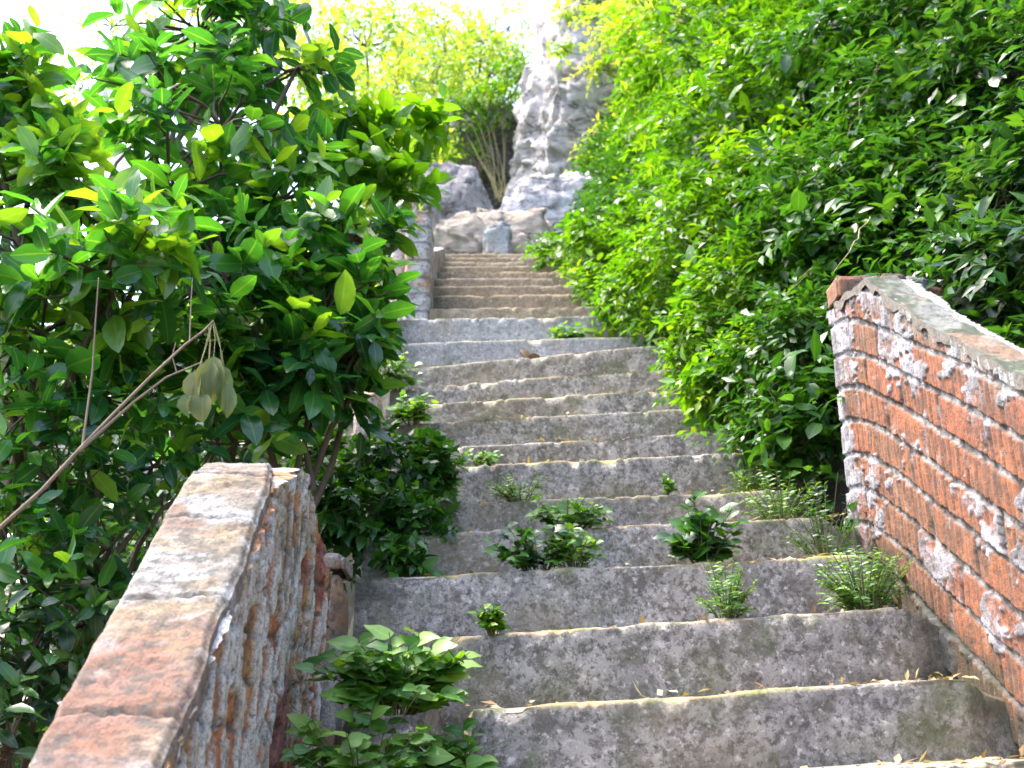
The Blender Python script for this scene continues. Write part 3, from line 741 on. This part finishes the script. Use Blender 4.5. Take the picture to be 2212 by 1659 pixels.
# --- far end: pale pillar and tan bank
o = block("plaster_slab", P(1046, 530, 8.75).x, P(1106, 530, 8.75).x, 8.75, 8.87, P(1090, 610, 8.7).z, P(1090, 476, 8.7).z, 700, cols=((.34, .375, .395), (.37, .34, .30), (.30, .25, .19)), amp=.04, res=.02)
tag(o, "pale blue plastered slab standing at the top of the stairs", "slab")
def rock(label, px, py, Y, rad, seed, **kw):
    me = rock_mesh("rock", (0, 0, 0), rad, seed, **kw); o = put(kw.get('nm', "rock"), me, ROCK); o.location = P(px, py, Y); return tag(o, label, "rock")
rock("tan rock bank behind the pale blue slab at the stair top", 1050, 560, 9.3, (.62, .35, .42), 12, sub=90, rough=.35, freq=2.2, box=.2, colA=(.48, .40, .34), colB=(.24, .18, .12))
rock("lilac grey boulder left of the dark crevice above the stairs", 975, 480, 9.6, (.34, .4, .56), 17, sub=110, rough=.3, freq=2.0, box=.35, fine_amp=.12, colA=(.36, .33, .34), colB=(.16, .14, .14))
cl = rock_mesh("rock_cliff", (0, 0, 0), (1.7, 1.0, 2.3), 23, 210, .16, 2.0, (.52, .49, .50), (.26, .22, .22), rot=.25, box=.55, fine_amp=.30)
o = put("rock_cliff", cl, ROCK); o.location = P(1425, 360, 12.0); o.rotation_euler = (0, .12, 0); tag(o, "tall pale grey limestone cliff right of the dark crevice", "cliff")
cl = rock_mesh("rock_cliff", (0, 0, 0), (1.1, .6, 1.0), 29, 70, .35, 1.6, (.11, .10, .09), (.03, .03, .025), rot=-.1, box=.3)  # near-black stone colour painted in for the crevice shade
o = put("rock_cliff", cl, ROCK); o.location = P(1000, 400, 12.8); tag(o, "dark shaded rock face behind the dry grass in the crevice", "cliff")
rock("rounded pale boulder at the foot of the limestone cliff", 1195, 490, 9.7, (.52, .3, .52), 31, sub=90, rough=.3, freq=2.0, box=.3, fine_amp=.12, colA=(.56, .54, .58), colB=(.22, .2, .2))

# ------------------------------------------------------------------ ground
gx = np.unique(np.concatenate([np.linspace(-60, -6, 30), np.linspace(-6, 6, 160), np.linspace(6, 60, 30)]))
gy = np.unique(np.concatenate([np.linspace(-20, 0, 20), np.linspace(0, 14, 180), np.linspace(14, 90, 40)]))
GX, GY = np.meshgrid(gx, gy, indexing='ij')
def ground(x, y):
    x = np.asarray(x, float); y = np.asarray(y, float)
    b = zst(np.minimum(y, 8.6)) + np.maximum(y - 8.6, 0) * .62
    b = np.where(y > 16, b[...] - (y - 16) * .5 if np.ndim(b) else b, b)
    L = -.42 - .08 * (y - 3); L = np.where(y > 6, L - .2, L)
    R = np.where(y < 3.3, 1.16, 1.02 - .09 * (y - 3.3))
    dr = np.maximum(x - R, 0); dl = np.maximum(L - x, 0)
    z = b - .34 + np.minimum(dr * 1.7, 3.6 + .25 * dr) + .30 * sstep(0, .1, dr)
    z = z - .25 * sstep(0, .1, dl) - np.minimum(dl, 5) * .38
    inside = (dr <= 0) & (dl <= 0)
    z = z + np.where(inside & (y < 8.9), -.15, .10 * fbm(x * 1.6, y * 1.6, 0, 4, 900))
    return z
GZ = ground(GX, GY)
gc = lerp3([.022, .019, .011], [.012, .024, .006], sstep(-.2, .3, fbm(GX * 3, GY * 3, 0, 4, 910)))
o = put("ground", mesh_np("ground", np.stack([GX, GY, GZ], -1).reshape(-1, 3), grid_faces(len(gx), len(gy)), True, colors={"base": gc.reshape(-1, 3)}), SOIL)
tag(o, kind="structure")
def gpt(x, y): return Vector((x, y, float(ground(np.array([x]), np.array([y]))[0])))

# ------------------------------------------------------------------ big left tree and bushes
def cl_(lst): return [(P(px, py, Y), r) for px, py, Y, r in lst]
def under(lst, dx=0, dy=0):
    c = cl_(lst); x = float(np.mean([q[0].x for q in c])) + dx; y = float(np.mean([q[0].y for q in c])) + dy
    return gpt(x, y)
def S_(name, label, cat, lst, spec, dens, mat, **kw):
    b = under(lst, kw.pop('dx', 0), kw.pop('dy', 0))
    return shrub(name, label, cat, b, cl_(lst), spec, dens, mat, **kw)
G1 = "glossy broadleaf trees on the left"
S_("broadleaf_tree", "tall tree with big dark glossy oval leaves, in front of the yellow trees", "tree",
   [(430, 70, 3.5, .28), (560, 30, 3.6, .20), (340, 200, 3.4, .24), (480, 280, 3.3, .32), (640, 150, 3.5, .14), (380, 420, 3.2, .30), (560, 440, 3.3, .28), (680, 330, 3.5, .16), (640, 560, 3.2, .24), (490, 600, 3.1, .28),
    (760, 520, 3.3, .17), (700, 680, 3.1, .22)], dict(SPEC_BIG, wob=.5), 26, GLOSSY, group=G1, trunk_r=.035)
S_("broadleaf_tree", "lower tree with yellow green young leaves at the left picture edge", "tree",
   [(50, 200, 3.0, .14), (100, 350, 3.0, .16), (20, 420, 2.9, .2), (170, 440, 2.9, .22), (60, 560, 2.7, .24), (230, 600, 2.6, .22), (90, 720, 2.7, .24), (320, 560, 2.7, .18), (-60, 250, 3.0, .3)], dict(SPEC_BIG, tint=.2, wob=.5), 29, GLOSSY, group=G1, trunk_r=.03)
S_("broadleaf_bush", "dark glossy bush hanging over the steps between the trees and the parapet top", "bush",
   [(560, 760, 3.0, .22), (700, 780, 3.1, .18), (800, 640, 3.2, .13), (780, 740, 3.1, .12), (420, 820, 3.0, .24), (580, 880, 3.0, .17), (690, 870, 3.1, .13)], dict(SPEC_BIG, wob=.5), 30, GLOSSY, group=G1, trunk_r=.022)
S_("broadleaf_bush", "dim bush with sparse big leaves beside the bare twig, left of the parapet", "bush",
   [(60, 880, 2.7, .22), (220, 860, 2.8, .22), (120, 1050, 2.7, .22), (330, 1010, 2.9, .22), (470, 960, 3.0, .18), (240, 1180, 2.8, .20), (40, 1240, 2.6, .22)], dict(SPEC_BIG, L=.095, wob=.5), 22, GLOSSY, group=G1, trunk_r=.02)
S_("broadleaf_bush", "very dark undergrowth bush in the lower left corner of the picture", "bush",
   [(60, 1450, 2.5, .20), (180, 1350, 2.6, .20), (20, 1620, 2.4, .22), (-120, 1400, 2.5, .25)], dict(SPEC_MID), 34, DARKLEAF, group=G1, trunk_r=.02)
# the leafy spray that reaches out over the upper steps
S_("leafy_branch", "yellow green leafy branch reaching right over the upper wall pillar", "branch",
   [(830, 290, 3.6, .09), (915, 275, 3.6, .06), (780, 380, 3.5, .12), (890, 370, 3.6, .07), (850, 430, 3.5, .08), (760, 300, 3.6, .1)], dict(SPEC_BIG, L=.115, tint=.1), 38, SPRAYLEAF, dx=-.35, trunk_r=.012)
GB = "dense dark bushes filling in behind the glossy trees"
for i, (lst, lab) in enumerate([
    ([(80, 640, 5.2, .45), (300, 680, 5.0, .4), (150, 840, 4.6, .45)], "thick dark bush seen through gaps of the left edge tree"),
    ([(480, 720, 5.2, .42), (620, 740, 5.0, .38), (520, 860, 4.6, .36), (700, 640, 5.6, .3)], "thick dark bush seen through gaps behind the tall glossy tree"),
    ([(100, 1050, 4.2, .5), (350, 1030, 4.2, .45), (560, 950, 4.2, .34)], "shaded bush behind the parapet top and the bare twig"),
    ([(60, 1350, 3.6, .42), (250, 1330, 3.7, .4), (30, 1600, 3.3, .4), (300, 1550, 3.4, .3)], "black shaded thicket low behind the lower left undergrowth")]):
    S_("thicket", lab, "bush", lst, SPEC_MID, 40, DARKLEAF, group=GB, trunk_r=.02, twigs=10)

# bare twig with dry leaves
tw = empty("bare_branch", gpt(-1.15, 1.75), "bare brown twig with forks and a hanging bunch of dried leaves, left side", "branch")
TB = Tubes(); Yb = 2.0
main = [gpt(-1.15, 1.75), P(-260, 1420, Yb), P(-60, 1200, Yb), P(0, 1140, Yb), P(90, 1060, Yb), P(180, 962, Yb), P(250, 890, Yb), P(330, 810, Yb), P(400, 745, Yb), P(440, 715, Yb), P(462, 693, Yb)]
TB.add(main, .0052, .0018, 8)
TB.add([P(170, 975, Yb), P(215, 935, Yb), P(290, 868, Yb), P(360, 815, Yb), P(438, 782, Yb)], .0038, .0012, 6)
TB.add([P(178, 965, Yb), P(186, 905, Yb), P(200, 800, Yb + .02), P(206, 700, Yb), P(213, 600, Yb)], .0026, .001, 6)
TB.add([P(382, 805, Yb), P(372, 770, Yb), P(380, 740, Yb)], .0014, .0007, 5)
TB.add([P(410, 735, Yb), P(413, 650, Yb), P(416, 600, Yb)], .0014, .0007, 5)
TB.build("twig", TWIG, tw)
LV = Leaves(); TS = Tubes()
for (a, b, L, W, nx_) in [((458, 700), (428, 800), .075, .04, -.3), ((460, 700), (462, 770), .10, .045, .2), ((462, 697), (480, 790), .095, .035, .5), ((455, 702), (440, 850), .06, .05, -.1), ((460, 700), (490, 830), .07, .03, .6), ((456, 700), (412, 850), .05, .035, -.6), ((450,705),(452,780),.08,.045,0.1)]:
    p0, p1 = P(*a, Yb), P(*b, Yb - .01); TS.add([p0, p0.lerp(p1, .5) + Vector((.003, 0, .004)), p1], .0008, .0006, 4)
    LV.add(np.array([p1]), np.array([[nx_ * .25, .0, -1.]]), np.array([[nx_, -1., .1]]), L, W, .35, .8, random.random(), 'big')
LV.build("dry_leaf_bunch", DRYLEAF, tw); TS.build("leaf_stalk", STRAW, tw)

# ------------------------------------------------------------------ right-hand hillside bushes
GR = "leafy bushes covering the right hillside"
right = [  # darker leaf materials towards the right hold the shade as colour
 ("bright feathery bush at the foot of the limestone cliff beside the top steps", [(1215, 545, 7.4, .24), (1290, 560, 6.9, .30), (1330, 640, 6.3, .28), (1390, 540, 6.9, .33)], SPEC_PIN_S, FERN, 110),
 ("light green bush hiding the right side of the limestone cliff", [(1480, 380, 7.6, .50), (1480, 240, 8.0, .6), (1430, 460, 7.2, .36)], SPEC_PIN_S, FERN, 95),
 ("yellow green bush crowning the limestone cliff at the top of the picture", [(1340, 60, 10.3, .45), (1450, 30, 9.6, .7), (1420, 150, 9.2, .35), (1260, 20, 11, .35), (1215, 110, 10.6, .13), (1290, 150, 10.4, .16)], SPEC_PIN, YELLOW, 60),
 ("bright green bush draped low over the steps above the landing", [(1380, 670, 5.7, .26), (1470, 600, 5.4, .40), (1440, 690, 5.3, .2), (1560, 520, 5.2, .45)], SPEC_PIN_S, FERN, 120),
 ("large bright green bush in the middle of the right slope", [(1600, 330, 5.6, .62), (1560, 130, 6.2, .7), (1700, 180, 5.6, .6), (1680, 420, 5.0, .45)], SPEC_PIN, FERN, 80),
 ("green bush spilling over the right ends of the middle steps", [(1560, 720, 4.6, .28), (1490, 790, 4.6, .14), (1620, 640, 4.5, .34), (1540, 860, 4.2, .15), (1640, 800, 4.1, .26), (1700, 600, 4.4, .34)], SPEC_PIN_S, FERN, 130),
 ("darker trailing bush against the upper end of the right brick wall", [(1700, 760, 3.9, .24), (1680, 890, 3.75, .19), (1740, 700, 3.8, .22), (1760, 850, 3.6, .15), (1740, 960, 3.55, .13), (1620, 940, 3.8, .11)], SPEC_PIN_S, FERND, 140),
 ("mid green bush above the loose bricks on the right wall", [(1800, 420, 4.4, .42), (1860, 540, 4.0, .30), (1760, 520, 4.2, .3), (1930, 420, 4.1, .34)], SPEC_PIN, FERND, 100),
 ("large bush with shade toned leaves at the top right of the slope", [(1880, 150, 5.0, .6), (2020, 60, 4.7, .6), (1980, 250, 4.4, .5)], SPEC_PIN, FERND, 80),
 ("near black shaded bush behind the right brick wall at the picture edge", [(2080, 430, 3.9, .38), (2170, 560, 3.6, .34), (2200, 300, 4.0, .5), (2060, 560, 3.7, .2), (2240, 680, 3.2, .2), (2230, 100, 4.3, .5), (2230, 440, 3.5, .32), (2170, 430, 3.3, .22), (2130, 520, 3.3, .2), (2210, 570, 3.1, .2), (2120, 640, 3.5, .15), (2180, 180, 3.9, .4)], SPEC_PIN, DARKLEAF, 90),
]
SPEC_WIDE = dict(SPEC_MID, L=.10, wr=.5, leaves=6, sag=.5)
for lab, lst, spec, mat, dens in right:
    S_("hillside_bush", lab, "bush", lst, spec, dens, mat, group=GR, dx=.15, dy=.15, trunk_r=.018, bark=STEM, twigs=14, mixin=SPEC_WIDE)

# ivy / ground cover on the slopes (uncountable)
def cover(name, n, xf, yr, spec, mat, seed_lab, cond=None):
    y = RNG.uniform(*yr, n); x = xf(y, n)
    z = ground(x, y); pos = np.stack([x, y, z + .02], 1)
    e = .05; nx_ = -(ground(x + e, y) - z) / e; ny_ = -(ground(x, y + e) - z) / e
    nn = nrmz(np.stack([nx_, ny_, np.ones(n)], 1))
    LV = Leaves(); sprigs(LV, pos, nn, spec); o = LV.build(name, mat, None); tag(o, kind="stuff"); return o
cover("hillside_undergrowth", 9000, lambda y, n: np.where(y < 3.3, 1.2, 1.03 - .09 * (y - 3.3)) + RNG.uniform(.02, 3.2, n), (1.5, 10.5), SPEC_PIN, FERND, "")
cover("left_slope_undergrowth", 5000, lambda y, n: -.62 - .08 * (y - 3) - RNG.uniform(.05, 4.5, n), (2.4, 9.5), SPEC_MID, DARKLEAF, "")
cover("far_slope_undergrowth", 7000, lambda y, n: RNG.uniform(-8, 9, n), (10.0, 17), SPEC_FAR, YELLOW, "")

# ------------------------------------------------------------------ bright trees behind
GT = "sunlit yellow green trees behind the stairs"
far = [
 ("tall yellow tree directly behind the right tip of the glossy tree", [(930, 180, 13, .6), (960, 60, 13.5, .5), (900, 330, 12, .4)], YELLOW, 34),
 ("yellow tree behind the gap between glossy tree and upper wall pillar", [(740, 450, 8.5, .4), (820, 480, 8.5, .3), (660, 160, 9, .5)], YELLOW, 48),
 ("pale yellow green tree high behind the gap in the upper left leaves", [(640, 60, 12, .7), (500, 120, 12, .6), (180, 190, 11, .5), (720, 180, 12.5, .6)], YELLOW, 30),
 ("large hazy yellow tree filling the sky just left of the rock skyline", [(820, 120, 17, .9), (950, 150, 17, .9), (720, 60, 17, .9), (1050, 180, 17.5, .8)], YELLOW, 26),
 ("yellow sunlit tree just right of the tall glossy tree", [(760, 260, 9.5, .5), (790, 100, 10, .55), (780, 380, 9, .45)], YELLOW, 44),
 ("yellow green tree above the upper wall pillar", [(850, 200, 12, .5), (860, 350, 11.5, .35), (870, 60, 13, .5)], YELLOW, 40),
 ("slender light green tree left of the limestone cliff", [(1060, 160, 14.5, .55), (1010, 230, 14, .45), (1110, 130, 14.5, .35), (1040, 90, 14.5, .4)], YELLOW, 44),
 ("pale tree low behind the left edge leaves", [(250, 60, 12, .7), (120, 300, 12, .6), (420, 20, 12, .6)], YELLOW, 14),
 ("green bush hanging over the dark crevice", [(990, 250, 11.8, .34), (1070, 230, 12, .34), (950, 330, 11.5, .24), (1120, 170, 12.1, .3), (1030, 330, 11.9, .14)], FERN, 75),
 ("pale yellow thicket filling the skyline left of the limestone cliff", [(1000, 140, 15, .6), (930, 120, 15, .6), (1100, 60, 15.5, .5), (860, 200, 14, .6), (1010, 60, 15.5, .45)], YELLOW, 34),
 ("pale yellow thicket low behind the leafy branch", [(900, 420, 10.5, .35), (850, 500, 10, .35), (780, 560, 9.5, .35), (920, 330, 11, .35)], YELLOW, 40),
]
for lab, lst, mat, dens in far:
    S_("background_tree", lab, "tree" if "bush" not in lab else "bush", lst, SPEC_FAR, dens, mat, group=GT, trunk_r=.05, twigs=8, squash=.9)

# dry grass stalks in the crevice
dg = empty("dry_grass", P(1085, 440, 10.3), "dry straw coloured grass stalks hanging in the dark crevice", "grass")
TB = Tubes()
for i in range(13):
    a = P(1085 + random.uniform(-14, 14), 430 + random.uniform(-6, 8), 10.3 + random.uniform(-.1, .1))
    b = P(1050 + random.uniform(-50, 60), random.uniform(215, 330), 10.3 + random.uniform(-.3, .1))
    m_ = a.lerp(b, .55) + Vector((random.uniform(-.03, .03), 0, .02)); TB.add([a, a.lerp(m_, .5), m_, b], .006, .002, 4)
TB.build("stalk_tuft", STRAW, dg)

# ------------------------------------------------------------------ plants on the steps
GP = "weeds growing on the steps"
def weed(label, n, px, h, spread, nst, leaf, mat, kind='heart', name="weed", dy=.10, fern=False, per=6):
    if 2 < n < 8: h *= 1.2; spread *= 1.45; nst = int(nst * 1.3)
    b = on_step(n, px, dy); root = empty(name, b, label, "plant", GP)
    LV = Leaves(); TB = Tubes()
    for i in range(int(nst * 1.8)):
        an = random.uniform(0, 6.28); r = spread * random.uniform(.15, 1) ** .7
        hh = h * random.uniform(.18, 1.1) * (1 - .3 * r / max(spread, .01))
        tip = b + Vector((math.cos(an) * r, math.sin(an) * r * .6 - .02, hh)); foot = b + Vector((math.cos(an) * r * .25, math.sin(an) * r * .2, 0))
        mid = foot.lerp(tip, .5) + Vector((0, 0, hh * .15)); TB.add([foot - Vector((0, 0, .01)), foot.lerp(mid, .5), mid, tip], .0022, .0010, 4)
        path = [foot, mid, tip]
        for k in range(per):
            t = .2 + .8 * (k + random.random() * .5) / per
            q = (foot.lerp(mid, t * 2) if t < .5 else mid.lerp(tip, t * 2 - 1))
            d = (tip - foot).normalized(); sd = d.cross(Vector((0, 0, 1))).normalized() if fern else Vector((math.cos(k * 2.4 + i), math.sin(k * 2.4 + i), 0))
            if fern: sd = sd * (1 if k % 2 else -1)
            ax = sd + d * .5 + Vector((random.gauss(0, .15), random.gauss(0, .15), random.gauss(0, .15) - .1))
            LL = leaf * random.uniform(.6, 1.15) * (1 - .35 * t * fern)
            LV.add(np.array([q]), np.array([ax]), np.array([[random.gauss(0, .5), -.75 + random.gauss(0, .4), .9]]), LL, LL * (.30 if fern else .68), random.uniform(.1, .5), random.uniform(.05, .3), random.random(), 'small' if fern else kind)
    for i in range(3):
        an = random.uniform(0, 6.28); TB.add([b, b + Vector((math.cos(an) * spread * .5, math.sin(an) * spread * .3, h * .5)), b + Vector((math.cos(an) * spread * 1.1, math.sin(an) * spread * .4 - .02, h * random.uniform(.5, 1.2)))], .0014, .0007, 4)
    TB.build("stem", STEM, root); LV.build("foliage", mat, root); return root
weed("broad leaved weed filling the gap beside the parapet in the bottom left", 1, 860, .16, .19, 30, .062, HERB, dy=-.06, per=7)
weed("darker broad leaved weed at the parapet foot below the tall weed", 0, 780, .20, .16, 16, .055, HERB, dy=.12, per=7)
weed("small weed with pale drooping leaves between the broken step and parapet", 0, 930, .13, .08, 8, .05, HERB, dy=.2)
weed("small leafy weed over the broken left corner of the lowest step", 0, 1000, .15, .09, 14, .045, HERB, dy=.22)
weed("bright ferny tuft left of centre on the sixth visible step", 5, 1125, .10, .09, 14, .035, HERB, dy=.05, fern=True, per=12)
weed("tiny tuft at the left end of the seventh visible step", 6, 1040, .06, .06, 7, .03, HERB, dy=.08)
weed("yellow green leafy tuft on the fourth visible step, centre", 4, 1225, .085, .10, 14, .042, HERB, dy=.03)
weed("bushy weed below centre on the third visible step", 3, 1165, .12, .10, 14, .045, FERND, dy=.06)
weed("spreading low weed with pale leaf edges right of the bushy weed", 3, 1245, .09, .06, 9, .04, HERB, dy=.03)
weed("droopy dark green weed on the right half of the third step", 3, 1520, .17, .08, 12, .055, FERND, kind='blade', dy=.05)
weed("tiny pale flowering sprout on the wide sixth riser", 5, 1440, .08, .02, 4, .028, HERB, dy=.02)
weed("small hanging tuft in a hole of the third riser", 2, 1065, .07, .04, 9, .03, FERN, dy=.01)
weed("bright fern on the second step near the right wall side", 2, 1570, .15, .085, 14, .04, HERB, dy=.05, fern=True, per=14)
weed("big bushy yellow green weed against the foot of the right brick wall", 2, 1870, .17, .13, 34, .036, HERB, dy=.08, fern=True, per=16)
weed("light green tuft on the pale landing block", 12, 1215, .14, .12, 12, .05, HERB, dy=.08)
weed("pale grassy tuft at the left edge beside the pink wall stub", 8, 890, .14, .10, 14, .05, HERB, dy=.02)
weed("small leafy tuft at the left edge just above the pink stub", 10, 850, .20, .12, 14, .05, HERB, dy=.02)
weed("fine fern frond at the right end of the fourth step", 4, 1690, .16, .12, 16, .035, FERN, dy=.10, fern=True, per=14)
weed("fine dark fern frond beside the upper corner of the right brick wall", 3, 1790, .20, .10, 12, .035, FERND, dy=.12, fern=True, per=14)
weed("little green frond on the fifth step under the drooping bush", 5, 1640, .12, .09, 12, .035, FERN, dy=.10, fern=True, per=12)

# the dense shrub that hides the left end of the steps
S_("step_shrub", "dense dark shrub growing over the left end of the steps beside the parapet", "bush",
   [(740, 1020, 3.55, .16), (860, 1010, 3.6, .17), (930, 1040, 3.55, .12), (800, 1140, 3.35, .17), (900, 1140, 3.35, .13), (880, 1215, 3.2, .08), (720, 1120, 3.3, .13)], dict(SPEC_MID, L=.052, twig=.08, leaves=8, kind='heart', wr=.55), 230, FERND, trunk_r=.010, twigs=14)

# leaf litter and moss crumbs on the treads
LV = Leaves(); pos = []
for n in range(0, 20):
    k = 70 if n < 12 else 18
    for i in range(k):
        x = random.uniform(xl(stepY(n)) + .1, xr(stepY(n)) - .02); x = x if random.random() < .6 else xr(stepY(n)) - abs(random.gauss(0, .15))
        if n in (0, 1, 2) and x < -.1: continue
        pos.append((x, stepY(n) + random.uniform(.008, .2), zstep(n, x) + random.uniform(.004, .010)))
pos = np.array(pos); m_ = len(pos)
LV.add(pos, np.concatenate([RNG.normal(size=(m_, 2)), RNG.normal(size=(m_, 1)) * .25], 1), np.array([[0, -.2, 1.]]) + RNG.normal(size=(m_, 3)) * .3, RNG.uniform(.012, .04, m_), RNG.uniform(.006, .018, m_), RNG.uniform(-.5, .6, m_), .3, RNG.uniform(0, 1, m_), 'small')
tag(LV.build("leaf_litter", LITTER, None), kind="stuff")
# dry stalks leaning out of the right-hand bushes
for i, (a, b, Y1, Y2, lab) in enumerate([((1500, 760), (1375, 722), 4.7, 4.6, "thin dry stalk poking left from the bush beside the pale landing"),
      ((1830, 300), (1905, 120), 4.2, 4.0, "thin bent dry twig high in the right hillside bushes"),
      ((1640, 700), (1745, 590), 3.9, 3.7, "pale dry stalk slanting up in the middle of the right bushes"),
      ((1880, 470), (1800, 590), 3.7, 3.5, "short pale twig just above the loose bricks")]):
    TB = Tubes(); p0, p1 = P(*a, Y1), P(*b, Y2); TB.add(wander(p0, p1, 7, .06), .003, .0012, 5); TB.add([p0.lerp(p1, .55), p0.lerp(p1, .7) + Vector((.02, -.02, .03)), p0.lerp(p1, .8) + Vector((.05, -.04, .05))], .0014, .0007, 4)
    tag(TB.build("dry_twig", STRAW, None), lab, "twig")
# dark leaf shape added in place of the broken hole below the landing
dl = Leaves(); b = on_step(11, 1140, .06)
for ax in ((-.5, 0, 1.), (.9, 0, .35)):
    dl.add(np.array([b]), np.array([ax]), np.array([[.2, -1., .4]]), .085, .05, .5, .6, 0.0, 'big')
tag(dl.build("gap_stand_in", LITTER, None), "dark leaf shape put in place of the broken hole below the landing block", "leaf")
